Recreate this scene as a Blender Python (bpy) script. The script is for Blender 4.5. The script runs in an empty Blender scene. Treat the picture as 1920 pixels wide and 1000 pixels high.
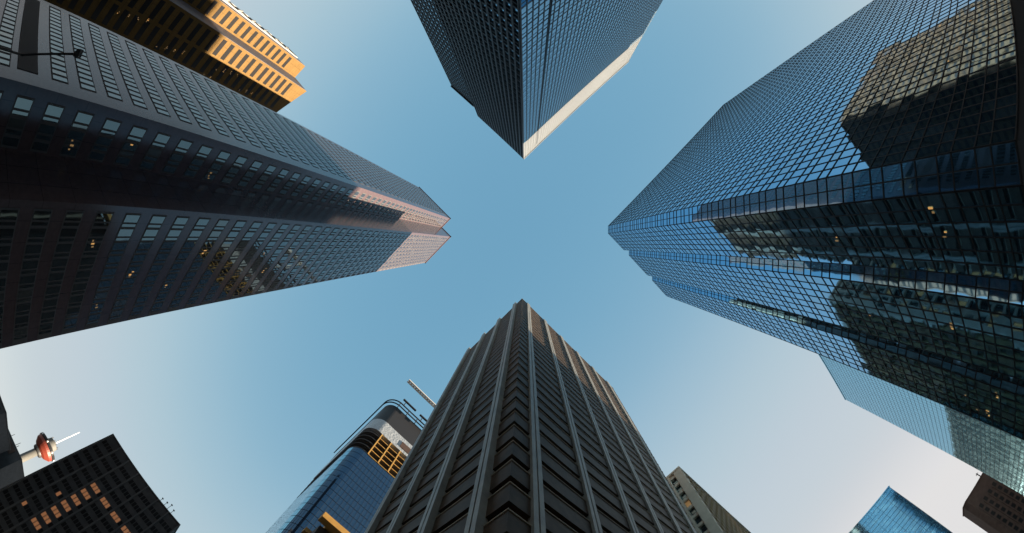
import bpy, math, random
from mathutils import Vector, Matrix
random.seed(7)
R = math.radians
scene = bpy.context.scene
col = scene.collection

# ------------------------------------------------------------------ camera
# world: X and Y follow the street grid, Z up.  The photograph is a 15 mm fisheye pointed at the zenith.
CZ = 1.6                                   # eye height
F_MM, SENS = 15.0, 36.0
ZEN = (985.0, 460.0)                       # pixel of the zenith in the 1920x1000 photograph


def cam_dir(px, py):
    x = (px - 960) / 1920 * SENS
    y = (py - 500) / 1920 * SENS
    r = math.hypot(x, y)
    if r < 1e-9:
        return Vector((0, 0, 1))
    t = 2 * math.asin(r / (2 * F_MM))
    return Vector((math.sin(t) * x / r, math.sin(t) * y / r, math.cos(t)))


_tilt = cam_dir(*ZEN).rotation_difference(Vector((0, 0, 1))).to_matrix()
_s = math.sqrt(0.5)
_grid = Matrix(((_s, -_s, 0), (_s, _s, 0), (0, 0, 1)))       # image right/down/forward -> world
_M = _grid @ _tilt
cam_data = bpy.data.cameras.new("camera")
cam = bpy.data.objects.new("camera", cam_data)
col.objects.link(cam)
cam_data.type = 'PANO'
cam_data.sensor_width = SENS
cam_data.sensor_fit = 'HORIZONTAL'
for holder in (cam_data, getattr(cam_data, 'cycles', None)):
    if holder is None:
        continue
    try:
        holder.panorama_type = 'FISHEYE_EQUISOLID'
        holder.fisheye_lens = F_MM
        holder.fisheye_fov = R(180)
    except Exception:
        pass
cam_data.clip_start = 0.05
cam_data.clip_end = 20000
rx, dn, fw = _M.col[0], _M.col[1], _M.col[2]
rot = Matrix((rx, -dn, -fw)).transposed()
cam.matrix_world = Matrix.Translation((0, 0, CZ)) @ rot.to_4x4()
scene.camera = cam
_Minv = _M.transposed()


def to_px(p):
    d = _Minv @ (Vector(p) - Vector((0, 0, CZ)))
    L = d.length
    t = math.acos(max(-1, min(1, d.z / L)))
    r = 2 * F_MM * math.sin(t / 2)
    h = math.hypot(d.x, d.y) or 1e-9
    return 960 + r * d.x / h / SENS * 1920, 500 + r * d.y / h / SENS * 1920


# ------------------------------------------------------------------ sky and sun
SUN_E = R(6)
SUN_A = R(8)                               # from +Y towards +X
sun_vec = Vector((math.sin(SUN_A) * math.cos(SUN_E), math.cos(SUN_A) * math.cos(SUN_E), math.sin(SUN_E)))
world = bpy.data.worlds.new("World")
scene.world = world
world.use_nodes = True
nt = world.node_tree
bg = nt.nodes['Background']
sky = nt.nodes.new('ShaderNodeTexSky')
sky.sky_type = 'NISHITA'
sky.sun_disc = False
sky.sun_elevation = SUN_E
sky.sun_rotation = SUN_A
sky.altitude = 1045
sky.air_density = 1.0
sky.dust_density = 1.0
sky.ozone_density = 1.0
EXPO = 2.4
SKY_STRENGTH = 0.15
# the sky's response is bent like the photograph's film-like grade: lifted teal-blue mid sky, soft pale horizon
pre = nt.nodes.new('ShaderNodeVectorMath')
pre.operation = 'SCALE'
pre.inputs['Scale'].default_value = 0.28
nt.links.new(sky.outputs[0], pre.inputs[0])
cv = nt.nodes.new('ShaderNodeRGBCurve')
CURVES = (((0, 0), (.05, .09), (.091, .160), (.12, .240), (.15, .350), (.19, .450), (.25, .520), (.347, .565), (.624, .70), (1, .76)),
          ((0, 0), (.08, .22), (.150, .366), (.195, .440), (.240, .520), (.292, .578), (.38, .612), (.539, .645), (.745, .71), (1, .75)),
          ((0, 0), (.12, .35), (.235, .539), (.300, .592), (.352, .630), (.429, .660), (.55, .68), (.708, .69), (.888, .73), (1, .75)))
for c, pts in zip(cv.mapping.curves, CURVES):
    while len(c.points) < len(pts):
        c.points.new(0.5, 0.5)
    for p, (x, y) in zip(c.points, pts):
        p.location = (x, y)
        p.handle_type = 'AUTO'
cv.mapping.extend = 'HORIZONTAL'
cv.mapping.use_clip = True
cv.mapping.update()
nt.links.new(pre.outputs[0], cv.inputs['Color'])
post = nt.nodes.new('ShaderNodeVectorMath')
post.operation = 'SCALE'
post.inputs['Scale'].default_value = 1.0 / (SKY_STRENGTH * 2 ** EXPO)
nt.links.new(cv.outputs[0], post.inputs[0])
nt.links.new(post.outputs[0], bg.inputs['Color'])
bg.inputs['Strength'].default_value = SKY_STRENGTH
sd = bpy.data.lights.new("sun", 'SUN')
sd.energy = 5.0
sd.angle = R(0.5)
sd.color = (1.0, 0.82, 0.61)
sun = bpy.data.objects.new("sun", sd)
col.objects.link(sun)
sun.rotation_euler = sun_vec.to_track_quat('Z', 'Y').to_euler()
scene.view_settings.view_transform = 'Standard'
scene.view_settings.look = 'None'
scene.view_settings.gamma = 1.0
scene.view_settings.exposure = EXPO
scene.cycles.max_bounces = 8
scene.cycles.glossy_bounces = 5
scene.cycles.diffuse_bounces = 5
scene.cycles.sample_clamp_indirect = 4.0
scene.cycles.caustics_reflective = True
scene.cycles.blur_glossy = 1.0


# ------------------------------------------------------------------ materials
def mat(name, color, rough=0.6, metal=0.0, spec=0.5, noise=0.0, nscale=0.5, emit=None, estr=0.0,
        bump=0.0, bscale=0.5, joints=None, coat=0.0, ior=0, stint=None):
    m = bpy.data.materials.new(name)
    m.use_nodes = True
    t = m.node_tree
    b = t.nodes['Principled BSDF']
    b.inputs['Roughness'].default_value = rough
    b.inputs['Metallic'].default_value = metal
    b.inputs['Specular IOR Level'].default_value = spec
    b.inputs['Base Color'].default_value = (*color, 1)
    tc = t.nodes.new('ShaderNodeTexCoord')
    cur = None
    if noise:
        n = t.nodes.new('ShaderNodeTexNoise')
        n.inputs['Scale'].default_value = nscale
        n.inputs['Detail'].default_value = 6
        t.links.new(tc.outputs['Object'], n.inputs['Vector'])
        r = t.nodes.new('ShaderNodeMapRange')
        r.inputs['From Min'].default_value = 0.3
        r.inputs['From Max'].default_value = 0.7
        r.inputs['To Min'].default_value = 1 - noise
        r.inputs['To Max'].default_value = 1 + noise
        t.links.new(n.outputs['Fac'], r.inputs['Value'])
        mu = t.nodes.new('ShaderNodeVectorMath')
        mu.operation = 'SCALE'
        mu.inputs[0].default_value = color
        t.links.new(r.outputs[0], mu.inputs['Scale'])
        cur = mu.outputs[0]
        t.links.new(cur, b.inputs['Base Color'])
    if joints:
        # fine dark joints between cladding panels: x/y pitch, z pitch, width
        px_, pz_, w_ = joints
        sp = t.nodes.new('ShaderNodeSeparateXYZ')
        t.links.new(tc.outputs['Object'], sp.inputs[0])
        ad = t.nodes.new('ShaderNodeMath')
        ad.operation = 'ADD'
        t.links.new(sp.outputs[0], ad.inputs[0])
        t.links.new(sp.outputs[1], ad.inputs[1])
        outs = []
        for src, p in ((ad.outputs[0], px_), (sp.outputs[2], pz_)):
            pp = t.nodes.new('ShaderNodeMath')
            pp.operation = 'PINGPONG'
            pp.inputs[1].default_value = p / 2
            t.links.new(src, pp.inputs[0])
            lt = t.nodes.new('ShaderNodeMath')
            lt.operation = 'LESS_THAN'
            lt.inputs[1].default_value = w_ / 2
            t.links.new(pp.outputs[0], lt.inputs[0])
            outs.append(lt.outputs[0])
        mx = t.nodes.new('ShaderNodeMath')
        mx.operation = 'MAXIMUM'
        t.links.new(outs[0], mx.inputs[0])
        t.links.new(outs[1], mx.inputs[1])
        mc = t.nodes.new('ShaderNodeMix')
        mc.data_type = 'RGBA'
        t.links.new(mx.outputs[0], mc.inputs['Factor'])
        if cur is not None:
            t.links.new(cur, mc.inputs['A'])
        else:
            mc.inputs['A'].default_value = (*color, 1)
        mc.inputs['B'].default_value = (color[0] * .3, color[1] * .3, color[2] * .3, 1)
        t.links.new(mc.outputs['Result'], b.inputs['Base Color'])
    if ior:
        b.inputs['IOR'].default_value = ior
    if stint:
        b.inputs['Specular Tint'].default_value = (*stint, 1)
    if coat:
        b.inputs['Coat Weight'].default_value = coat
        b.inputs['Coat Roughness'].default_value = 0.06
        b.inputs['Coat IOR'].default_value = 1.36
    if bump:
        n = t.nodes.new('ShaderNodeTexNoise')
        n.inputs['Scale'].default_value = bscale
        n.inputs['Detail'].default_value = 1
        t.links.new(tc.outputs['Object'], n.inputs['Vector'])
        bp = t.nodes.new('ShaderNodeBump')
        bp.inputs['Strength'].default_value = 1.0
        bp.inputs['Distance'].default_value = bump
        t.links.new(n.outputs['Fac'], bp.inputs['Height'])
        t.links.new(bp.outputs[0], b.inputs['Normal'])
    if emit:
        b.inputs['Emission Color'].default_value = (*emit, 1)
        b.inputs['Emission Strength'].default_value = estr
    return m


M = {}
M['glass_right'] = mat('blue_mirror_glass', (0.22, 0.50, 0.76), 0.03, 0.97, bump=0.014, bscale=0.35)
M['glass_top'] = mat('steel_blue_glass', (0.20, 0.40, 0.55), 0.06, 0.85, bump=0.010, bscale=0.35)
M['glass_left'] = mat('pale_blue_glass', (0.025, 0.025, 0.026), 0.03, 0.0, 0.5, bump=0.012, bscale=0.35, ior=2.25, stint=(.5, .85, 1))
M['glass_dark'] = mat('dark_glass', (0.016, 0.016, 0.017), 0.3, 0.0, 0.12)
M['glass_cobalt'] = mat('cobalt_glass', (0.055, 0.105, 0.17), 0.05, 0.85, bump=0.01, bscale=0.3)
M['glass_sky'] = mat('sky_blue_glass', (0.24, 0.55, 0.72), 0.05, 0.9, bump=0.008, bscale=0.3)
M['glass_peak'] = mat('bright_blue_glass', (0.36, 0.62, 0.74), 0.06, 0.95, bump=0.008, bscale=0.3)
M['glass_right_b'] = mat('blue_mirror_glass_deep', (0.19, 0.46, 0.72), 0.03, 0.97, bump=0.014, bscale=0.35)
M['glass_right_c'] = mat('blue_mirror_glass_worn', (0.25, 0.50, 0.72), 0.06, 0.9, bump=0.014, bscale=0.35)
M['glass_left_b'] = mat('window_with_blind', (0.05, 0.05, 0.048), 0.06, 0.0, 0.5, bump=0.02, bscale=0.35, ior=2.1, stint=(.6, .9, 1))
M['glass_office'] = mat('smoky_office_glass', (0.035, 0.030, 0.026), 0.08, 0.0, 0.2, ior=1.4)
M['brace_steel'] = mat('pale_grey_steel', (0.22, 0.22, 0.21), 0.5)
M['fin_gold'] = mat('tan_stone_fin', (0.17, 0.115, 0.055), 0.7, 0.0, 0.1, noise=0.15)
M['louvre'] = mat('pale_louvre_panel', (0.088, 0.096, 0.102), 0.5, 0.0, 0.3, joints=(1.16, 1.05, 0.14))
M['mullion_dark'] = mat('dark_bronze_mullion', (0.030, 0.029, 0.031), 0.5, 0.0, 0.2)
M['mullion_alu'] = mat('grey_aluminium_mullion', (0.128, 0.142, 0.155), 0.5, 0.0, 0.3)
M['mullion_navy'] = mat('navy_mullion', (0.05, 0.06, 0.075), 0.5, 0.0, 0.2)
M['granite'] = mat('polished_rose_granite', (0.075, 0.050, 0.050), 0.2, 0.0, 0.5, noise=0.12, nscale=2.0, joints=(2.4, 4.13, 0.05), ior=1.5, stint=(.2, .6, 1))
M['core_dark'] = mat('dark_wall', (0.075, 0.075, 0.078), 0.7, 0.0, 0.1)
M['bronze'] = mat('dark_bronze_panel', (0.078, 0.052, 0.033), 0.5, 0.0, 0.12, noise=0.3, nscale=0.8)
M['pier'] = mat('pale_concrete_pier', (0.29, 0.28, 0.245), 0.45, 0.0, 0.5, noise=0.2, nscale=0.6)
M['lip'] = mat('worn_concrete_lip', (0.34, 0.28, 0.20), 0.7, 0.0, 0.2)
M['ochre'] = mat('ochre_stone', (0.118, 0.072, 0.027), 0.8, 0.0, 0.05, noise=0.08, nscale=0.5, joints=(3.0, 1.6, 0.04))
M['slate'] = mat('grey_stone_flank', (0.10, 0.095, 0.11), 0.6, 0.0, 0.3, noise=0.08, nscale=0.4)
M['white_steel'] = mat('white_steel', (0.75, 0.74, 0.72), 0.5)
M['white_wrap'] = mat('white_sheeting', (0.34, 0.37, 0.40), 0.35, noise=0.2, nscale=1.2, bump=0.15, bscale=1.0)
M['yellow_frame'] = mat('yellow_concrete', (0.50, 0.30, 0.09), 0.7, 0.0, 0.2, noise=0.1)
M['brown_stone'] = mat('brown_stone', (0.085, 0.055, 0.045), 0.7, 0.0, 0.2, noise=0.2, nscale=0.4)
M['beige'] = mat('beige_concrete', (0.46, 0.40, 0.33), 0.7, 0.0, 0.2, noise=0.1)
M['black_brick'] = mat('charcoal_cladding', (0.08, 0.08, 0.082), 0.7, 0.0, 0.1, noise=0.15)
M['fin'] = mat('charcoal_fin', (0.11, 0.11, 0.11), 0.7, 0.0, 0.1)
M['lit'] = mat('lit_window', (0.1, 0.06, 0.02), 0.4, emit=(1.0, 0.52, 0.16), estr=0.11)
M['dim_room_refl'] = mat('dim_room_and_reflection_glow', (0.1, 0.06, 0.02), 0.4, emit=(1.0, 0.60, 0.25), estr=0.035)  # dim glow for lit rooms, also painted in as golden reflections
M['orange_refl'] = mat('orange_reflection_glow', (0.05, 0.03, 0.02), 0.4, emit=(1.0, 0.42, 0.18), estr=0.04, noise=0.7, nscale=3.0)  # emission paints the orange reflection of sunlit facades into the glass
M['red'] = mat('orange_red_paint', (0.13, 0.02, 0.01), 0.5)
M['concrete'] = mat('plain_concrete', (0.09, 0.09, 0.082), 0.7, noise=0.1)
M['asphalt'] = mat('asphalt', (0.05, 0.05, 0.05), 0.9, noise=0.2, nscale=1.0)
M['paving'] = mat('paving', (0.18, 0.17, 0.16), 0.8, noise=0.15, nscale=0.8)
M['paint'] = mat('road_paint', (0.7, 0.7, 0.68), 0.7)
M['lamp_metal'] = mat('black_lamp_metal', (0.03, 0.03, 0.03), 0.5)
M['roof_grey'] = mat('roof_gravel', (0.16, 0.16, 0.16), 0.9, noise=0.1)


# ------------------------------------------------------------------ mesh helpers
class MB:
    def __init__(s):
        s.v, s.f = [], []

    def quad(s, a, b, c, d):
        n = len(s.v)
        s.v += [a, b, c, d]
        s.f.append((n, n + 1, n + 2, n + 3))

    def box(s, x0, x1, y0, y1, z0, z1):
        n = len(s.v)
        s.v += [(x0, y0, z0), (x1, y0, z0), (x1, y1, z0), (x0, y1, z0), (x0, y0, z1), (x1, y0, z1), (x1, y1, z1), (x0, y1, z1)]
        for q in ((0, 3, 2, 1), (4, 5, 6, 7), (0, 1, 5, 4), (1, 2, 6, 5), (2, 3, 7, 6), (3, 0, 4, 7)):
            s.f.append(tuple(n + i for i in q))

    def obox(s, o, u, n, s0, s1, d0, d1, z0, z1):
        """box along a facade: o origin (2D), u along, n outward"""
        k = len(s.v)
        for z in (z0, z1):
            for (a, d) in ((s0, d0), (s1, d0), (s1, d1), (s0, d1)):
                s.v.append((o[0] + u[0] * a + n[0] * d, o[1] + u[1] * a + n[1] * d, z))
        for q in ((0, 3, 2, 1), (4, 5, 6, 7), (0, 1, 5, 4), (1, 2, 6, 5), (2, 3, 7, 6), (3, 0, 4, 7)):
            s.f.append(tuple(k + i for i in q))

    def prism(s, poly, z0, z1):
        n, k = len(s.v), len(poly)
        top = z1 if isinstance(z1, (list, tuple)) else [z1] * k
        s.v += [(p[0], p[1], z0) for p in poly] + [(p[0], p[1], t) for p, t in zip(poly, top)]
        s.f.append(tuple(n + i for i in reversed(range(k))))
        s.f.append(tuple(n + k + i for i in range(k)))
        for i in range(k):
            j = (i + 1) % k
            s.f.append((n + i, n + j, n + k + j, n + k + i))

    def beam(s, a, b, w, h=None):
        a, b = Vector(a), Vector(b)
        h = h or w
        d = (b - a).normalized()
        up = Vector((0, 0, 1)) if abs(d.z) < 0.95 else Vector((1, 0, 0))
        e = d.cross(up).normalized() * (w / 2)
        g = d.cross(e).normalized() * (h / 2)
        n = len(s.v)
        for p in (a, b):
            for q in (-e - g, e - g, e + g, -e + g):
                s.v.append(tuple(p + q))
        for q in ((0, 3, 2, 1), (4, 5, 6, 7), (0, 1, 5, 4), (1, 2, 6, 5), (2, 3, 7, 6), (3, 0, 4, 7)):
            s.f.append(tuple(n + i for i in q))

    def lathe(s, prof, cx, cy, seg=40):
        n = len(s.v)
        for (r, z) in prof:
            for i in range(seg):
                a = 2 * math.pi * i / seg
                s.v.append((cx + r * math.cos(a), cy + r * math.sin(a), z))
        for j in range(len(prof) - 1):
            for i in range(seg):
                k = (i + 1) % seg
                s.f.append((n + j * seg + i, n + j * seg + k, n + (j + 1) * seg + k, n + (j + 1) * seg + i))
        s.f.append(tuple(n + i for i in reversed(range(seg))))
        s.f.append(tuple(n + (len(prof) - 1) * seg + i for i in range(seg)))

    def tube(s, a, b, r0, r1=None, seg=12):
        a, b = Vector(a), Vector(b)
        r1 = r0 if r1 is None else r1
        d = (b - a).normalized()
        up = Vector((0, 0, 1)) if abs(d.z) < 0.95 else Vector((1, 0, 0))
        e = d.cross(up).normalized()
        g = d.cross(e).normalized()
        n = len(s.v)
        for p, r in ((a, r0), (b, r1)):
            for i in range(seg):
                t = 2 * math.pi * i / seg
                s.v.append(tuple(p + e * r * math.cos(t) + g * r * math.sin(t)))
        for i in range(seg):
            k = (i + 1) % seg
            s.f.append((n + i, n + k, n + seg + k, n + seg + i))
        s.f.append(tuple(n + i for i in reversed(range(seg))))
        s.f.append(tuple(n + seg + i for i in range(seg)))

    def build(s, name, m, parent=None, smooth=False):
        base = parent.location if parent is not None else Vector((0, 0, 0))
        if parent is not None and parent.parent is not None:
            base = parent.parent.location
        me = bpy.data.meshes.new(name)
        vs = [kp(p) for p in s.v] if K != 1.0 else s.v
        me.from_pydata([(x - base.x, y - base.y, z - base.z) for x, y, z in vs], [], s.f)
        me.materials.append(m)
        if smooth:
            me.polygons.foreach_set('use_smooth', [True] * len(me.polygons))
        me.update()
        o = bpy.data.objects.new(name, me)
        col.objects.link(o)
        if parent is not None:
            o.parent = parent
        return o


K = 1.0                                    # size factor of the building being made, about the eye point


def kp(p):
    return (p[0] * K, p[1] * K, CZ + (p[2] - CZ) * K)


def thing(name, loc, label, cat, group=None):
    o = bpy.data.objects.new(name, None)
    o.empty_display_size = 1
    o.location = loc
    col.objects.link(o)
    o['label'] = label
    o['category'] = cat
    if group:
        o['group'] = group
    return o


def rng(a, b, step):
    n = max(1, int(round(abs(b - a) / step)))
    return [a + (b - a) * i / n for i in range(n + 1)]


class Panes:
    """collects single panes; the 100 that show largest become parts, the rest one part"""

    def __init__(s, root, m, name='window', jit=0.0022):
        s.root, s.m, s.name, s.jit, s.list = root, m, name, jit, []
        s.alt = {'blue_mirror_glass': (M['glass_right_b'], M['glass_right_c']), 'pale_blue_glass': (M['glass_left_b'],)}.get(m.name, ())

    def add(s, o, u, n, s0, s1, z0, z1, d=0.05, m=None):
        w, h = s1 - s0, z1 - z0
        a = random.gauss(0, s.jit) * w / 2
        b = random.gauss(0, s.jit) * h / 2
        P = []
        for (t, z, e) in ((s0, z0, -a - b), (s1, z0, a - b), (s1, z1, a + b), (s0, z1, -a + b)):
            P.append((o[0] + u[0] * t + n[0] * (d + e), o[1] + u[1] * t + n[1] * (d + e), z))
        # make the quad face outwards
        cr = (Vector(P[1]) - Vector(P[0])).cross(Vector(P[3]) - Vector(P[0]))
        if cr.x * n[0] + cr.y * n[1] < 0:
            P.reverse()
        c = (Vector(P[0]) + Vector(P[2])) / 2
        v = Vector((0, 0, CZ)) - c
        cosv = (v.x * n[0] + v.y * n[1]) / v.length
        px, py = to_px(c)
        wgt = 0
        if cosv > 0 and 0 < px < 1920 and 0 < py < 1000:
            wgt = w * h * cosv / v.length_squared
        if m is None and s.alt and random.random() < 0.11 * len(s.alt):
            m = random.choice(s.alt)
        s.list.append((wgt, P, m or s.m))

    def finish(s, n=100):
        s.list.sort(key=lambda q: -q[0])
        for wgt, P, m in s.list[:n]:
            if wgt <= 0:
                break
            mb = MB()
            mb.quad(*P)
            mb.build(s.name, m, s.root)
        rest = {}
        for i, (wgt, P, m) in enumerate(s.list):
            if i < n and wgt > 0:
                continue
            rest.setdefault(m.name, (MB(), m))[0].quad(*P)
        for mb, m in rest.values():
            o = mb.build(s.name, m, s.root)
            o['kind'] = 'stuff'


def facade_grid(root, panes, o, u, n, W, zrows, scol, mw, depth, mmat, pane_d=0.05, barh=None, name='mullion_grid'):
    """curtain wall: panes between consecutive zrows and scols, bars on every line"""
    g = MB()
    barh = barh or mw
    for z in zrows:
        g.obox(o, u, n, 0, W, 0.0, depth, z - barh / 2, z + barh / 2)
    for q in scol:
        a, b = max(0, q - mw / 2), min(W, q + mw / 2)
        g.obox(o, u, n, a, b, 0.0, depth - 0.012, zrows[0], zrows[-1])
    g.build(name, mmat, root)
    for i in range(len(scol) - 1):
        for j in range(len(zrows) - 1):
            panes.add(o, u, n, scol[i], scol[i + 1], zrows[j], zrows[j + 1], pane_d)


def lit_rooms(root, o, u, n, spots, d=0.085):
    """ceiling lights seen through the glass: a few short bars of uneven size per room"""
    for (s_, z) in spots:
        for q in range(random.choice((1, 2, 2, 3))):
            w = random.uniform(.10, .26)
            h = random.uniform(.18, .62)
            a = s_ + q * random.uniform(.4, .5)
            zz = z + random.uniform(-.25, .25)
            mb = MB()
            mb.obox(o, u, n, a, a + w, d, d + .008, zz, zz + h)
            mb.build('lit_window', random.choice((M['lit'], M['dim_room_refl'], M['dim_room_refl'])), root)


def unit(a, b):
    d = (b[0] - a[0], b[1] - a[1])
    L = math.hypot(*d)
    return (d[0] / L, d[1] / L), L


# ------------------------------------------------------------------ ground, roads and pavements
def structure(o):
    o['kind'] = 'structure'
    return o


g = MB()
g.box(-6000, 6000, -6000, 6000, -0.5, -0.15)
structure(g.build('ground', M['asphalt']))
g = MB()                                    # the two crossing streets
g.box(-9, 19, -1500, 1500, -0.146, -0.12)
structure(g.build('road', M['asphalt']))
g = MB()
g.box(-1500, -9, -20, 6, -0.146, -0.12)
g.box(19, 1500, -20, 6, -0.146, -0.12)
structure(g.build('road', M['asphalt']))
g = MB()                                    # raised pavements with kerb faces
g.box(-400, -9, 6, 400, -0.14, 0.0)
g.box(19, 400, 6, 400, -0.14, 0.0)
g.box(-400, -9, -400, -20, -0.14, 0.0)
g.box(19, 400, -400, -20, -0.14, 0.0)
structure(g.build('pavement', M['paving']))
g = MB()
for k in range(-20, 20):
    g.box(4.9, 5.05, k * 14 + 30, k * 14 + 34, -0.12, -0.116)
for k in range(8):
    g.box(-8 + k * 3.4, -6.6 + k * 3.4, 7, 10, -0.12, -0.116)
structure(g.build('road_markings', M['paint']))

# ------------------------------------------------------------------ LEFT: rose granite tower, saw-tooth plan
def left_tower():
    H = 215 + CZ
    root = thing('office_tower', (-30, -45, 0), 'tall rose granite tower with a notched corner and pale window bands, its tip sunlit', 'office tower')
    poly = [(-17.3, -60), (-17.3, -36.7), (-23.7, -36.7), (-23.7, -30), (-42.5, -30), (-42.5, -53), (-38, -53), (-38, -60)]
    w = MB()
    w.prism(poly[::-1] if False else poly, 0, H - 1.2)
    w.build('wall', M['granite'], root)
    cp = MB()
    for a, b in zip(poly, poly[1:] + poly[:1]):
        (u, L) = unit(a, b)
        n = (-u[1], u[0])
        # outward side
        cp.obox(a, u, n, -0.25, L + 0.25, -0.25, 0.25, H - 1.2, H)
    cp.build('parapet', M['granite'], root)
    P = Panes(root, M['glass_left'])
    fl = 4.13
    base = 5.9 + CZ
    frames = MB()

    def band_face(o, u, n, W, m0, m1, cols):
        z = base
        k = 0
        while z + 2.2 < H - 4:
            if k == 1 and n == (1, 0):
                # louvred service floor
                lv = MB()
                lv.obox(o, u, n, m0, W - m1, 0.01, 0.06, z - 0.9, z + 2.0)
                lv.build('louvre_band', M['core_dark'], root)
            else:
                # continuous dark reveal around the band
                frames.obox(o, u, n, m0 - .15, W - m1 + .15, 0.0, 0.03, z - 0.18, z + 2.23)
                for a, b in cols:
                    P.add(o, u, n, a, b, z, z + 2.05, 0.06)
            z += fl
            k += 1

    # face towards +X
    W = 60 - 36.7
    cs, s = [], 2.4
    pitch = (W - 2.4 - 1.3) / 17
    for i in range(17):
        cs.append((s + i * pitch, s + i * pitch + pitch * 0.62))
    band_face((-17.3, -36.7), (0, -1), (1, 0), W, 2.35, 1.2, cs)
    # inner notch face towards +Y
    cs = [(1.3, 2.25), (2.5, 2.85), (3.25, 4.1), (4.35, 4.75), (5.1, 5.9)]
    band_face((-17.3, -36.7), (-1, 0), (0, 1), 6.4, 1.25, 0.4, cs)
    # inner notch face towards +X
    # outer face towards +Y
    cs, s = [], 1.0
    while s < 19:
        cs.append((s, s + 0.95))
        cs.append((s + 1.2, s + 1.55))
        s += 1.9
    cs = [c for c in cs if c[1] < 18.5]
    band_face((-23.7, -30), (-1, 0), (0, 1), 18.8, 0.95, 0.3, cs)
    frames.build('window_frame', M['core_dark'], root)
    P.finish()
    # a few rooms still lit
    for (X, z, nn) in ((-20.6, 27.5, 0), (-22.0, 44, 0), (-21.5, 21, 0), (-33, 33, 1), (-36.2, 40, 1), (-31, 62, 1), (-30, 45, 1), (-28, 24, 1), (-38, 29, 1), (-35, 66, 1)):
        zz = base + fl * round((z - base) / fl) + .7
        lit_rooms(root, (X, -36.7 if nn == 0 else -30), (-1, 0), (0, 1), [(0, zz)], 0.07)



left_tower()


# ------------------------------------------------------------------ RIGHT: blue mirror tower with stepped flank
def right_tower():
    H = 150 + CZ
    root = thing('office_tower', (60, 40, 0), 'broad blue mirror glass tower with a dark grid and stepped chamfered flank', 'office tower')
    poly = [(25.9, 16), (97, 16), (97, 48), (24, 48.1), (24, 50)]
    poly = [(97, 16), (97, 50), (24, 50), (24, 41.7), (25.3, 40.4), (24, 39.0), (24, 28.9), (25.3, 27.6), (24, 26.2), (24, 17.9), (25.9, 16)]
    w = MB()
    w.prism(poly, 0, H - 0.05)
    w.build('wall', M['core_dark'], root)
    P = Panes(root, M['glass_right'], jit=0.0030)
    rows = []
    z = 11.2
    while z < H:
        rows.append(z)
        rows.append(z + 2.55)
        z += 4.2
    rows = [r for r in rows if r < H - 0.5] + [H]

    def face(a, b, pitch, flip=False):
        u, L = unit(a, b)
        n = (u[1], -u[0])
        facade_grid(root, P, a, u, n, L, rows, rng(0, L, pitch), 0.12, 0.10, M['mullion_dark'], 0.035, 0.15)

    face((25.9, 16), (97, 16), 1.48)
    face((24, 17.9), (25.9, 16), 1.35)
    face((24, 26.2), (24, 17.9), 1.38)
    face((24, 28.9), (25.3, 27.6), 0.92)
    face((24, 39.0), (24, 28.9), 1.44)
    face((24, 41.7), (25.3, 40.4), 0.92)
    face((24, 50), (24, 41.7), 1.38)
    face((97, 50), (24, 50), 1.48)
    face((97, 16), (97, 50), 1.48)
    P.finish()
    # dark stone lower storeys
    pod = MB()
    pod.obox((25.9, 16), (1, 0), (0, -1), 0, 71, 0.16, 0.5, 0, 9.6)
    pod.obox((24, 17.9), (0, 1), (-1, 0), 0, 32, 0.16, 0.5, 0, 9.6)
    pod.build('base_cladding', M['core_dark'], root)
    rf = MB()
    rf.prism([(90, 24), (90, 44), (34, 44), (34, 24)], H - 0.05, H + 4)
    rf.build('roof_plant', M['mullion_dark'], root)
    # rooms still lit behind the glass
    sp = [(random.uniform(30, 49), random.uniform(13, 40)) for _ in range(6)] + [(random.uniform(18, 26), random.uniform(16, 50)) for _ in range(3)]
    lit_rooms(root, (24, 0), (0, 1), (-1, 0), sp)
    sp = [(random.uniform(32, 70), random.uniform(14, 30)) for _ in range(7)]
    lit_rooms(root, (0, 16), (1, 0), (0, -1), sp)



K = 0.85
right_tower()
K = 1.0


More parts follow.
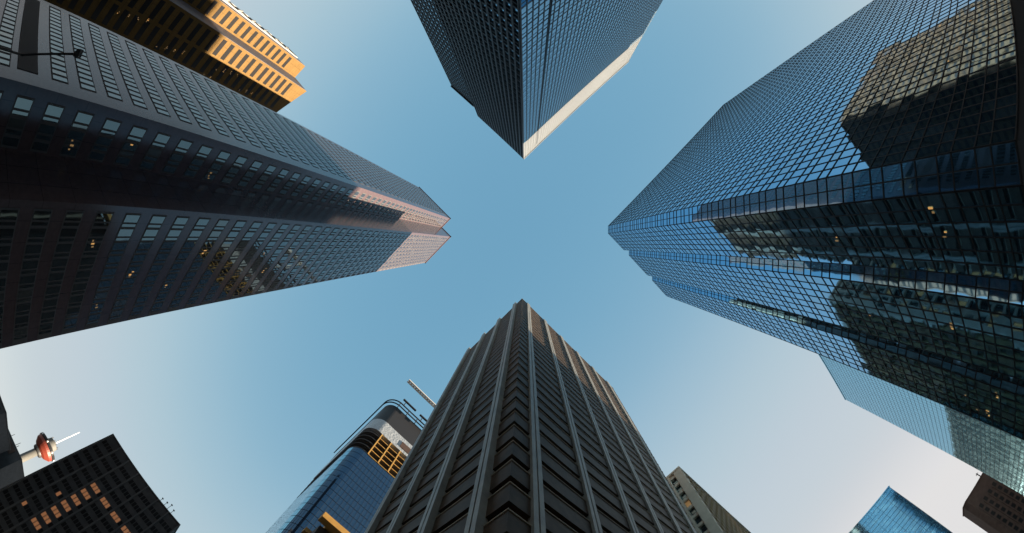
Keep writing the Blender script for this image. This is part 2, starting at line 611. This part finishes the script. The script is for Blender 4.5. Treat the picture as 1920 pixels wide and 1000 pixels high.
# ------------------------------------------------------------------ TOP: slate blue tower, sharp corner
def top_tower():
    H = 172 + CZ
    root = thing('office_tower', (55, -50, 0), 'slate blue gridded tower whose sharp corner carries a bright sunlit crown', 'office tower')
    poly = [(24.9, -25.6), (24.9, -52.5), (26.9, -56.5), (26.9, -71), (91, -71), (91, -25.6)]
    w = MB()
    w.prism(poly, 0, H)
    w.build('wall', M['mullion_navy'], root)
    P = Panes(root, M['glass_top'], jit=0.003)
    rows = []
    z = 6.0
    while z < H - 3:
        rows += [(z, z + 1.75), (z + 2.0, z + 3.0)]
        z += 3.5

    def face(a, b, pitch, mm, wide, proj):
        u, L = unit(a, b)
        n = (round(u[1], 9) + 0.0, round(-u[0], 9) + 0.0)
        g = MB()
        k = int(L / pitch)
        cols = [i * L / k for i in range(k + 1)]
        prev = 0
        for (z0, z1) in rows:
            if z0 - prev > 0:
                g.obox(a, u, n, 0, L, 0, proj, prev, z0)
            prev = z1
            for c0, c1 in zip(cols, cols[1:]):
                P.add(a, u, n, c0 + wide / 2, c1 - wide / 2, z0, z1, 0.04, M['louvre'] if z0 > 146 and n == (0, 1) else None)
        g.obox(a, u, n, 0, L, 0, proj, prev, H)
        for c in cols:
            g.obox(a, u, n, max(0, c - wide / 2), min(L, c + wide / 2), 0, proj + 0.05, 0, H - 0.02)
        g.build('mullion_grid', mm, root)

    face((91, -25.6), (24.9, -25.6), 1.35, M['mullion_alu'], 0.24, 0.06)
    face((24.9, -25.6), (24.9, -52.5), 1.5, M['mullion_navy'], 0.5, 0.3)
    face((24.9, -52.5), (26.9, -56.5), 1.5, M['mullion_navy'], 0.36, 0.16)
    face((26.9, -56.5), (26.9, -71), 1.5, M['mullion_navy'], 0.36, 0.16)
    face((26.9, -71), (91, -71), 1.5, M['mullion_navy'], 0.36, 0.1)
    face((91, -71), (91, -25.6), 1.5, M['mullion_navy'], 0.36, 0.1)
    P.finish()
    t = MB()
    t.obox((32, -25.6), (1, 0), (0, 1), -0.09, 0.09, 0.12, 0.3, 0, H - 5)
    t.build('cleaning_rail', M['mullion_navy'], root)
    e = MB()
    e.box(24.74, 24.95, -25.7, -25.4, 0, H + 0.3)
    e.build('corner_trim', M['mullion_alu'], root)
    c = MB()
    c.box(24.6, 91.2, -25.9, -25.3, H, H + 0.8)
    c.box(24.6, 25.2, -52.5, -25.9, H, H + 0.8)
    c.build('parapet', M['mullion_alu'], root)
    lg = MB()
    lg.box(26.3, 26.9, -57.2, -56.6, H - 1.0, H + 0.5)
    lg.box(26.2, 26.85, -71, -57.2, H - .6, H + 0.5)
    lg.build('roof_ledge', M['mullion_dark'], root)


K = 0.86
top_tower()
K = 1.0


# ------------------------------------------------------------------ BOTTOM: concrete piers and dark spandrels
def bottom_tower():
    H = 145 + CZ
    root = thing('office_tower', (-26, 34, 0), 'dark office tower with pale full-height concrete piers and chevron corner bands', 'office tower')
    x0, x1, y0, y1 = -39.6, -13.6, 12.1, 58.5          # spandrel face lines
    rec = 1.0
    w = MB()
    w.box(x0 + rec, x1 - rec, y0 + rec, y1 - rec, 0, H - 2)
    w.build('wall', M['core_dark'], root)
    fl = 3.81
    zs = []
    z = 5.0
    while z < H - 4:
        zs.append(z)
        z += fl
    pw = 1.25
    leftp = [x1 - 3.1 - 7.6 * i for i in range(4)]
    rightp = [y0 + 2.9 + 8.1 * i for i in range(6)]
    P = Panes(root, M['glass_office'], jit=0.003)
    for z in zs:
        b = MB()
        b.box(x0, x1, y0, y0 + rec, z, z + 2.7)
        b.box(x1 - rec, x1, y0 + rec, y1, z, z + 2.7)
        b.box(x0, x0 + rec, y0 + rec, y1, z, z + 2.7)
        sp = b.build('spandrel', M['bronze'], root)
        l = MB()
        l.box(x0 - .08, x1 + .08, y0 - .08, y0 - 0.002, z + 2.52, z + 2.68)
        l.box(x1 + 0.002, x1 + .08, y0 - .001, y1, z + 2.52, z + 2.68)
        l.box(x0 - .08, x0 - .002, y0 - .001, y1, z + 2.52, z + 2.68)
        l.build('sill', M['lip'], sp)
        # recessed windows above the spandrel
        edges = [x0 + rec] + sorted([p for p in leftp if p > x0 + 3]) + [x1 - rec]
        for a, c in zip(edges, edges[1:]):
            n_ = max(1, int(round((c - a) / 2.5)))
            for i in range(n_):
                aa = a + (c - a) * i / n_
                P.add((0, y0 + rec), (1, 0), (0, -1), aa + .06, aa + (c - a) / n_ - .06, z + 2.75, z + fl - .05, 0.03)
        edges = [y0 + rec] + rightp[:-1] + [y1 - rec]
        for a, c in zip(edges, edges[1:]):
            n_ = max(1, int(round((c - a) / 2.7)))
            for i in range(n_):
                aa = a + (c - a) * i / n_
                P.add((x1 - rec, 0), (0, 1), (1, 0), aa + .06, aa + (c - a) / n_ - .06, z + 2.75, z + fl - .05, 0.03)
    P.finish()
    for i, p in enumerate(leftp):
        b = MB()
        b.box(p - pw / 2, p - 0.09, y0 - .75, y0 + 0.3, 0, H)
        b.box(p + 0.09, p + pw / 2, y0 - .75, y0 + 0.3, 0, H)
        b.box(p - 0.09, p + 0.09, y0 - .55, y0 + 0.3, 0, H)
        b.build('pier', M['pier'], root)
    for i, p in enumerate(rightp):
        b = MB()
        b.box(x1 - 0.3, x1 + .32, p - pw / 2, p - 0.09, 0, H)
        b.box(x1 - 0.3, x1 + .32, p + 0.09, p + pw / 2, 0, H)
        b.box(x1 - 0.3, x1 + .2, p - 0.09, p + 0.09, 0, H)
        b.build('pier', M['pier'], root)
    c = MB()
    c.box(x0 - .15, x1 + .15, y0 - .15, y0 + .6, H - 1.9, H - 1.3)
    c.box(x1 - .6, x1 + .15, y0 + .6, y1, H - 1.9, H - 1.3)
    c.build('parapet', M['pier'], root)
    lit_rooms(root, (x1 - rec, y0 + rec), (0, 1), (1, 0), [(.7, 27.4), (6, 20.5)], 0.05)



bottom_tower()


# ------------------------------------------------------------------ far upper left: ochre stone tower
def ochre_tower():
    H = 145 + CZ
    root = thing('office_tower', (-25, -125, 0), 'ochre stone tower with two sunlit stepped corners and white cross bracing along its flank', 'office tower')
    w = MB()
    w.prism([(-10.2, -116.3), (-17.9, -116.3), (-17.9, -131), (-10.2, -131)][::-1], 0, H)
    w.build('wall', M['ochre'], root)
    w = MB()
    w.prism([(-16.5, -103.8), (-60, -103.8), (-60, -131), (-17.9, -131), (-17.9, -116.3), (-16.5, -115.9)][::-1], 0,
            [H - 14, H, H, H, H - 22, H - 3][::1] if False else [H, H, H, H, H - 24, H - 3])
    w.build('wall', M['ochre'], root)
    # grey flank panels on the +X sides
    f = MB()
    f.obox((-10.2, -116.3), (0, -1), (1, 0), 0.1, 5.2, 0.0, 0.08, 0, H - .3)
    f.build('flank_panel', M['slate'], root)
    f = MB()
    f.obox((-16.5, -103.8), (0, -1), (1, 0), 0.1, 11.9, 0.0, 0.08, 0, H - 3.5)
    f.build('flank_panel', M['slate'], root)
    gl = MB()
    gl.obox((-10.2, -121.6), (0, -1), (1, 0), 0, 9, 0.0, 0.05, 0, H - 2)
    gl.build('curtain_wall', M['glass_dark'], root)
    z = H - 2
    while z > 12:
        b = MB()
        b.beam((-10.0, -121.7, z), (-10.0, -130.5, z - 9), .45)
        b.beam((-9.5, -130.5, z), (-9.5, -121.7, z - 9), .45)
        b.beam((-9.8, -121.7, z), (-9.8, -130.5, z), .35)
        b.build('brace', M['brace_steel'], root)
        z -= 9.2
    b = MB()
    for q in (-121.7, -130.5):
        b.box(-10.3, -9.7, q - .2, q + .2, 0, H - 2)
    b.build('brace', M['brace_steel'], root)
    P = Panes(root, M['glass_dark'])
    z = H - 12.6
    k = 0
    while z > 5:
        P.add((0, -116.3), (1, 0), (0, 1), -15.9, -11.0, z, z + 1.9, 0.05)
        if True:
            for i in range(6):
                a = -17.3 - i * 6.4
                P.add((0, -103.8), (1, 0), (0, 1), a - 5.5, a, z - 3.2, z - 1.2, 0.05)
        z -= 4.3
        k += 1
    P.finish()
    sp = []
    for (X, z) in ((-25, 104), (-30, 94), (-27, 77), (-24, 58), (-27.5, 120)):
        sp += [(X - k * .5, z - k * 3.4) for k in range(4)]
    lit_rooms(root, (0, -103.8), (1, 0), (0, 1), sp, 0.07)



ochre_tower()


# ------------------------------------------------------------------ tower under construction, rounded corner
def construction_tower():
    root = thing('unfinished_tower', (-128, 30, 0), 'cobalt glass tower under construction with open yellow floors and white wrapped band', 'office tower')
    X1, Y0, X0, Y1, rad = -104.2, 7.4, -156, 50, 5.5

    def outline(off=0.0, seg=10):
        pts = [(X0 - off, Y1 + off), (X0 - off, Y0 - off)]
        cx, cy = X1 - rad, Y0 + rad
        for i in range(seg + 1):
            a = -math.pi / 2 + math.pi / 2 * i / seg
            pts.append((cx + (rad + off) * math.cos(a), cy + (rad + off) * math.sin(a)))
        pts.append((X1 + off, Y1 + off))
        return pts

    b = MB()
    b.prism(outline(-0.1), 0, 147 + CZ)
    b.build('wall', M['mullion_navy'], root)
    P = Panes(root, M['glass_cobalt'], jit=0.004)
    pts = outline()
    g = MB()
    rows = rng(0, 147 + CZ, 4.1)
    for a, c in zip(pts[1:], pts[2:]):
        u, L = unit(a, c)
        n = (u[1], -u[0])
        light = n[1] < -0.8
        cs = rng(0, L, 1.55)
        for s0, s1 in zip(cs, cs[1:]):
            for z0, z1 in zip(rows, rows[1:]):
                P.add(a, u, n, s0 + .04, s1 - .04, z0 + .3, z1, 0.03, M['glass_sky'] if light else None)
        for s_ in cs[:-1]:
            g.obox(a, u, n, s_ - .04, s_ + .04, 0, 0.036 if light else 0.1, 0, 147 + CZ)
    g.build('mullion_grid', M['mullion_navy'], root)
    P.finish()
    # open floors
    z = 147 + CZ
    while z < 167:
        b = MB()
        b.prism(outline(0.15), z, z + 0.5)
        b.build('floor_slab', M['core_dark'], root)
        e = MB()
        e.box(X1 + .15, X1 + .28, Y0 + rad + 1.5, Y1, z - .02, z + .36)
        e.build('slab_edge', M['yellow_frame'], root)
        z += 4.0
    b = MB()
    b.prism(outline(-3.0), 147 + CZ, 167 + CZ)
    b.build('core', M['core_dark'], root)
    for y in (14.5, 20.0, 25.5, 33, 41.5):
        b = MB()
        b.box(X1 - .5, X1 + .35, y - .25, y + .25, 147 + CZ, 167 + CZ)
        b.build('column', M['yellow_frame'], root)
    b = MB()
    b.prism(outline(0.35), 167 + CZ, 178 + CZ)
    b.build('wrapping', M['white_wrap'], root)
    b = MB()
    b.prism(outline(0.0), 178 + CZ, 198 + CZ)
    b.build('upper_screen', M['mullion_dark'], root)
    b = MB()
    b.box(X1 + .36, X1 + .6, 24, 31, 171, 176)
    b.build('hatch', M['brown_stone'], root)
    r = MB()
    o = outline(1.4)
    for a, c in zip(o[1:], o[2:]):
        for z in (200, 203.5):
            r.beam((a[0], a[1], z), (c[0], c[1], z), .55)
    for y in (12, 18, 24, 30):
        r.beam((X1 + 1.4, y, 197), (X1 + 1.4, y, 204), .4)
    for y in (14, 26):
        r.beam((X1 + 1.4, y - 2, 209), (X1 + 1.4, y + 7, 209), .9)
        r.beam((X1 + 1.4, y, 203), (X1 + 1.4, y, 209), .4)
    r.build('guard_rail', M['mullion_dark'], root)


construction_tower()


def tower_crane():
    root = thing('tower_crane', (-112, 36, 0), 'white tower crane jib poking out above the unfinished glass tower', 'crane')
    b = MB()
    for dx in (-1, 1):
        for dy in (-1, 1):
            b.beam((-112 + dx, 36 + dy, 0), (-112 + dx, 36 + dy, 256), .4)
    for k in range(42):
        z = 6 * k
        s = 1 if k % 2 else -1
        b.beam((-113, 36 - s, z), (-113, 36 + s, z + 6), .2)
        b.beam((-111, 36 - s, z), (-111, 36 + s, z + 6), .2)
        b.beam((-113, 35, z), (-111, 35, z + 6), .2)
    b.build('mast', M['white_steel'], root)
    j = MB()
    Z = 252
    y0, y1 = 8.0, 36
    for (dx, dz) in ((-.8, 0), (.8, 0), (0, 1.6)):
        j.beam((-112 + dx, y0, Z + dz), (-112 + dx, y1, Z + dz), .9)
    n = 14
    for k in range(n):
        a = y0 + (y1 - y0) * k / n
        c = y0 + (y1 - y0) * (k + 1) / n
        j.beam((-113, a, Z), (-111, c, Z), .5)
        j.beam((-113, c, Z), (-111, a, Z), .5)
        j.beam((-113, a, Z), (-112, c, Z + 2), .3)
        j.beam((-111, a, Z), (-112, c, Z + 2), .3)
    j.build('jib', M['white_steel'], root)
    c = MB()
    c.box(-113.2, -110.8, 37, 50, Z, Z + 1)
    c.box(-113.4, -110.6, 46, 50, Z - 3, Z + 2)
    c.build('counter_jib', M['white_steel'], root)


tower_crane()


# ------------------------------------------------------------------ observation tower far left
def observation_tower():
    d = 575.0
    a = math.atan2(-196.6 - 0, -455.0)      # world azimuth measured from the photograph
    cx, cy = -0.9193 * d, -0.3936 * d
    root = thing('observation_tower', (cx, cy, 0), 'slim concrete tower with orange red observation pod and thin white mast', 'tower')
    z0 = 143
    b = MB()
    b.lathe([(8, 0), (6.5, 25), (4.8, 80), (4.6, z0 + 4)], cx, cy)
    b.build('shaft', M['concrete'], root, True)
    b = MB()
    b.lathe([(5.5, z0 - 1), (7.5, z0), (8.2, z0 + 2), (8.2, z0 + 4), (6, z0 + 4.5)], cx, cy)
    b.build('collar', M['lamp_metal'], root)
    b = MB()
    b.lathe([(7.5, z0 + 4.5), (11.5, z0 + 7), (16.0, z0 + 13), (16.8, z0 + 18), (16, z0 + 18.1)], cx, cy)
    b.build('pod', M['red'], root)
    b = MB()
    b.lathe([(16.6, z0 + 18.1), (17.6, z0 + 19), (17.6, z0 + 23), (15, z0 + 23.5)], cx, cy)
    b.build('window_ring', M['glass_dark'], root)
    for k in range(0, 24, 3):
        t = 2 * math.pi * (k + .4) / 24
        q = MB()
        q.beam((cx + 17.7 * math.cos(t), cy + 17.7 * math.sin(t), z0 + 19.2), (cx + 17.7 * math.cos(t), cy + 17.7 * math.sin(t), z0 + 22.0), 1.3)
        q.build('window_panel', M['white_steel'], root)
    b = MB()
    b.lathe([(14.0, z0 + 23.5), (12.5, z0 + 25), (8.5, z0 + 27), (7.8, z0 + 34), (3, z0 + 37)], cx, cy)
    b.build('crown', M['concrete'], root)
    for k in range(10):
        t = 2 * math.pi * k / 10
        q = MB()
        q.tube((cx + 7.5 * math.cos(t), cy + 7.5 * math.sin(t), z0 + 34), (cx + 7.5 * math.cos(t), cy + 7.5 * math.sin(t), z0 + 37.5), .35)
        q.build('aerial', M['lamp_metal'], root)
    b = MB()
    b.tube((cx, cy, z0 + 38), (cx, cy, z0 + 86), .9, .35)
    b.build('mast', M['white_steel'], root)


observation_tower()


# ------------------------------------------------------------------ lower left: charcoal block with orange windows
def charcoal_block():
    H = 60 + CZ
    root = thing('office_block', (-130, -28, 0), 'charcoal office block with fine vertical fins and rows of windows with painted orange reflections', 'office building')
    b = MB()
    b.box(-150, -114, -44, -13, 0, H)
    b.build('wall', M['black_brick'], root)
    for i in range(8):
        y = -44 + 31 * i / 7
        f = MB()
        f.box(-114, -113.45, y - .18, y + .18, 0, H + .25)
        f.build('fin', M['fin'], root)
    P = Panes(root, M['glass_dark'], jit=.002)
    lit = []
    rows = [56.35 - 4.25 * k for k in range(13)]
    REFL_BAYS = {(k, 2) for k in range(3, 10)} | {(3, 3), (3, 4), (3, 5)}  # bays whose panes glow as painted reflections
    for k, z in enumerate(rows):
        for i in range(7):
            y = -44 + 31 * i / 7 + .4
            for j in range(4):
                yy = y + j * .98
                on = (k, i) in REFL_BAYS and j < 3
                P.add((-114, yy), (0, 1), (1, 0), 0, .8, z, z + 2.0, .05, M['orange_refl'] if on or (k > 4 and i in (1, 2, 3, 4) and random.random() < .07) else M['glass_dark'])
    P.finish()
    b = MB()
    b.box(-150.3, -113.8, -44.2, -12.8, H, H + .5)
    b.build('parapet', M['black_brick'], root)
    for y, h in ((-18.5, 2.8), (-19.8, 2.0), (-17, 2.0), (-21.4, 1.6)):
        a = MB()
        a.tube((-114.3, y, H + .5), (-114.3, y, H + .5 + h), .07)
        a.box(-114.6, -114.0, y - .25, y + .25, H + .3 + h, H + .5 + h)
        a.build('aerial', M['lamp_metal'], root)


charcoal_block()


def far_left_blocks():
    r1 = thing('office_block', (-190, -100, 0), 'dark low block at the left frame edge above the charcoal block', 'office building')
    b = MB()
    b.box(-210, -177.6, -125, -96, 0, 41.6)
    b.build('wall', M['black_brick'], r1)
    b = MB()
    b.box(-177.6, -177.4, -124, -98, 36.5, 39.5)
    b.build('window_band', M['glass_dark'], r1)
    b = MB()
    b.box(-210.2, -177.2, -125.2, -95.7, 41.6, 42.1)
    b.build('parapet', M['fin'], r1)
    r2 = thing('office_block', (-225, -104, 0), 'dark brown block at the left edge in front of the observation tower shaft', 'office building')
    b = MB()
    b.box(-250, -214.2, -112, -91.4, 0, 46.6)
    b.build('wall', M['black_brick'], r2)
    b = MB()
    b.box(-214.2, -213.9, -111, -96, 40, 45.4)
    b.build('brick_panel', M['brown_stone'], r2)
    b = MB()
    b.box(-250, -214, -112.3, -91.2, 46.6, 47.2)
    b.build('parapet', M['fin'], r2)
    for (y, h) in ((-104, 3.0), (-99, 4.4), (-98, 2.5)):
        a = MB()
        a.tube((-214.6, y, 47), (-214.6, y, 47 + h), .12)
        a.build('aerial', M['lamp_metal'], r2)


far_left_blocks()


# ------------------------------------------------------------------ right side neighbours
def pale_glass_tower():
    H = 120 + CZ
    root = thing('office_tower', (80, 115, 0), 'pale sky blue glass slab standing directly behind the big mirror tower', 'office tower')
    b = MB()
    b.box(48.6, 110, 96, 130.6, 0, H)
    b.build('wall', M['mullion_navy'], root)
    P = Panes(root, M['glass_sky'], jit=.0015)
    facade_grid(root, P, (48.6, 130.6), (0, -1), (-1, 0), 34.6, rng(2, H, 2.05), rng(0, 34.6, 1.45), .10, .05, M['mullion_navy'], .03, .16)
    P.finish()
    c = MB()
    c.box(48.4, 110, 95.9, 130.8, H, H + .5)
    c.build('parapet', M['glass_sky'], root)


pale_glass_tower()


def wedge_glass_tower():
    H = 60 + CZ
    root = thing('office_block', (5, 125, 0), 'blue glass block with a pointed corner at the lower right of the frame', 'office building')
    b = MB()
    b.box(-12, 24.7, 108, 150, 0, H)
    b.build('wall', M['mullion_navy'], root)
    P = Panes(root, M['glass_peak'], jit=.001)
    facade_grid(root, P, (-12, 108), (1, 0), (0, -1), 36.7, rng(2, H, 1.5), rng(0, 36.7, 3.0), .05, .05, M['mullion_navy'], .03, .10)
    facade_grid(root, P, (24.7, 108), (0, 1), (1, 0), 42, rng(2, H, 1.5), rng(0, 42, 3.0), .05, .05, M['mullion_navy'], .03, .10)
    P.finish()
    c = MB()
    c.box(-12.2, 24.9, 107.8, 150, H, H + .4)
    c.build('parapet', M['glass_peak'], root)


wedge_glass_tower()


def brown_block():
    H = 60 + CZ
    root = thing('office_block', (75, 205, 0), 'brown stone block with chamfered corner, ribbed lower wall and small roof aerial', 'office building')
    b = MB()
    b.prism([(55.7, 206), (55.7, 195.6), (57.6, 193.2), (110, 193.2), (110, 235), (66, 235), (66, 222)], 0, H)
    b.build('wall', M['brown_stone'], root)
    P = Panes(root, M['glass_dark'])
    for k in range(11):
        z = H - 11 - k * 4.4
        for i in range(10):
            P.add((58.5, 193.2), (1, 0), (0, -1), i * 3.4 + .5, i * 3.4 + 2.0, z, z + 2.9, .06)
    P.finish()
    for i in range(12):
        f = MB()
        f.box(58.3 + i * 3.4, 58.6 + i * 3.4, 192.8, 193.2, 2, H - 9)
        f.build('rib', M['brown_stone'], root)
    c = MB()
    c.prism([(55.4, 206), (55.4, 195.4), (57.4, 192.9), (110, 192.9), (110, 206)], H, H + .7)
    c.build('parapet', M['brown_stone'], root)
    a = MB()
    a.tube((70, 193.3, H), (70, 193.3, H + 4.2), .25)
    a.beam((69.2, 193.3, H + 3.4), (70.8, 193.3, H + 3.4), .3)
    a.build('aerial', M['lamp_metal'], root)


brown_block()


def beige_tower():
    H = 100 + CZ
    root = thing('office_tower', (-35, 95, 0), 'beige concrete tower with deep window cells and sunlit fins, peeking out behind the piered tower', 'office tower')
    x0, x1, y0, y1 = -42, -12.4, 74.3, 122
    b = MB()
    b.box(x0, x1 - .8, y0 + .8, y1, 0, H - 1)
    b.build('wall', M['core_dark'], root)
    P = Panes(root, M['glass_left'], jit=.004)
    z = H - 4.6
    while z > 4:
        s = MB()
        s.box(x0, x1, y0, y0 + .8, z + 2.9, z + 3.9)
        s.build('spandrel', M['beige'], root)
        e = rng(y0 + 2.4, y1, 3.1)
        s = MB()
        s.box(x1 - .8, x1 - .3, y0 + .8, y1, z + 1.9, z + 3.9)
        s.build('spandrel', M['bronze'], root)
        for i in range(6):
            X = x1 - 2.8 - i * 4.2
            P.add((0, y0 + .8), (1, 0), (0, -1), X - 3.3, X, z, z + 2.9, .03, M['dim_room_refl'] if random.random() < .3 and z < H - 14 else None)  # some cells glow to imitate golden reflections in the glass
        for a, c in zip(e, e[1:]):
            P.add((x1 - .8, 0), (0, 1), (1, 0), a + .3, c - .3, z, z + 1.9, .03, M['glass_office'])
        z -= 3.9
    P.finish()
    for i in range(7):
        X = x1 - i * 4.2
        f = MB()
        f.box(X - (2.4 if i == 0 else .8), X, y0 - .3, y0 + .8, 0, H)
        f.build('pier', M['beige'], root)
    for y in rng(y0 + 2.4, y1, 3.1):
        f = MB()
        f.box(x1 - .8, x1 - .2, y - .55, y + .55, 0, H + .4)
        f.build('fin', M['fin_gold'], root)
    c = MB()
    c.box(x0, x1 + .1, y0 - .4, y0 + .9, H, H + .8)
    c.box(x1 - .9, x1 + .1, y0 + .9, y1, H, H + .8)
    c.build('parapet', M['beige'], root)


beige_tower()


def stone_terrace():
    root = thing('office_block', (-75, 15, 0), 'low dark block with golden sunlit concrete rooftop beams beside the piered tower', 'office building')
    H = 60 + CZ
    b = MB()
    b.box(-90, -63, 9.6, 40, 0, H - 2)
    b.build('wall', M['black_brick'], root)
    b = MB()
    b.box(-62.6, -60.6, 8.6, 22, H - 1.8, H - .2)
    b.build('roof_beam', M['yellow_frame'], root)
    b = MB()
    b.box(-75, -62.6, 10.6, 12.4, H - 1.8, H - .2)
    b.build('roof_beam', M['yellow_frame'], root)
    b = MB()
    b.box(-69.5, -68, 8.4, 10.6, H - 1.8, H - .6)
    b.build('roof_beam', M['yellow_frame'], root)
    for y in (14, 20, 26, 32):
        f = MB()
        f.box(-63, -62.4, y - .4, y + .4, 0, H - 2)
        f.build('pier', M['fin'], root)


stone_terrace()


# ------------------------------------------------------------------ unseen towers, there only to be mirrored and to cast shade
def plain_tower(x0, x1, y0, y1, h, label, m, pitch=4.0, fin=6.0):
    root = thing('office_tower', ((x0 + x1) / 2, (y0 + y1) / 2, 0), label, 'office tower')
    b = MB()
    b.box(x0, x1, y0, y1, 0, h)
    b.build('wall', m, root)
    g_ = MB()
    z = 6
    while z < h - 4:
        g_.box(x0 - .05, x1 + .05, y0 - .05, y1 + .05, z, z + 1.6)
        z += pitch
    g_.build('window_band', M['glass_dark'], root)
    f = MB()
    for x in rng(x0, x1, fin):
        f.box(x - .3, x + .3, y0 - .4, y0 - .06, 0, h)
        f.box(x - .3, x + .3, y1 + .06, y1 + .4, 0, h)
    for y in rng(y0, y1, fin):
        f.box(x0 - .4, x0 - .06, y - .3, y + .3, 0, h)
        f.box(x1 + .06, x1 + .4, y - .3, y + .3, 0, h)
    f.build('pier', m, root)
    c = MB()
    c.box(x0 - .4, x1 + .4, y0 - .4, y1 + .4, h, h + 1)
    c.build('parapet', m, root)


plain_tower(125, 185, -66, -26, 128, 'brown tower mirrored in the upper right glass wall', M['bronze'])
plain_tower(42, 110, -148, -130, 150, 'dark tower mirrored twice between the granite and glass walls', M['brown_stone'])
plain_tower(-7, 2, -165, -140, 46, 'low ochre block whose sunlit wall is mirrored at the foot of the granite tower', M['ochre'])
plain_tower(-76, -62, -120, -56, 150, 'dark tower mirrored in the chamfers of the right glass wall', M['brown_stone'])
plain_tower(-18, -2, 185, 300, 114, 'dark tower mirrored in the foot of the pale glass slab', M['black_brick'])
plain_tower(-270, -150, 60, 90, 68, 'unseen low tower added to keep the blocks at the far left in shade', M['beige'])  # out of view, added only to block the low sun
plain_tower(34.5, 62, 400, 440, 139, 'distant tower that shades the lower storeys from the low sun', M['beige'])


# ------------------------------------------------------------------ street lamp reaching in at the upper left
def street_lamp():
    base = Vector((-14.0, -34.0, 0))
    root = thing('street_lamp', base, 'black street lamp head on a thin arm before the granite tower', 'street lamp')
    top = CZ + 9.0
    hd = Vector((-8.3, -22.6, top))
    b = MB()
    b.tube(base, base + Vector((0, 0, 9.6)), .12, .09)
    b.build('pole', M['lamp_metal'], root)
    a = MB()
    a.tube(base + Vector((0, 0, 9.4)), hd + Vector((-.3, -.6, .05)), .09, .07)
    a.build('arm', M['lamp_metal'], root)
    h = MB()
    d = (hd - base)
    d.z = 0
    d.normalize()
    e = Vector((-d.y, d.x, 0))
    for (t0, t1, w0, w1, z0_, z1_) in ((-.6, 0.0, .12, .24, -.05, .14), (.0, .62, .24, .2, -.10, .14)):
        P = []
        for t, w in ((t0, w0), (t1, w1)):
            for q in (-w, w):
                P.append(hd + d * t + e * q)
        k = len(h.v)
        for z in (z0_, z1_):
            for p in (P[0], P[2], P[3], P[1]):
                h.v.append((p.x, p.y, top + z))
        for q in ((0, 3, 2, 1), (4, 5, 6, 7), (0, 1, 5, 4), (1, 2, 6, 5), (2, 3, 7, 6), (3, 0, 4, 7)):
            h.f.append(tuple(k + i for i in q))
    h.build('lamp_head', M['lamp_metal'], root)


street_lamp()
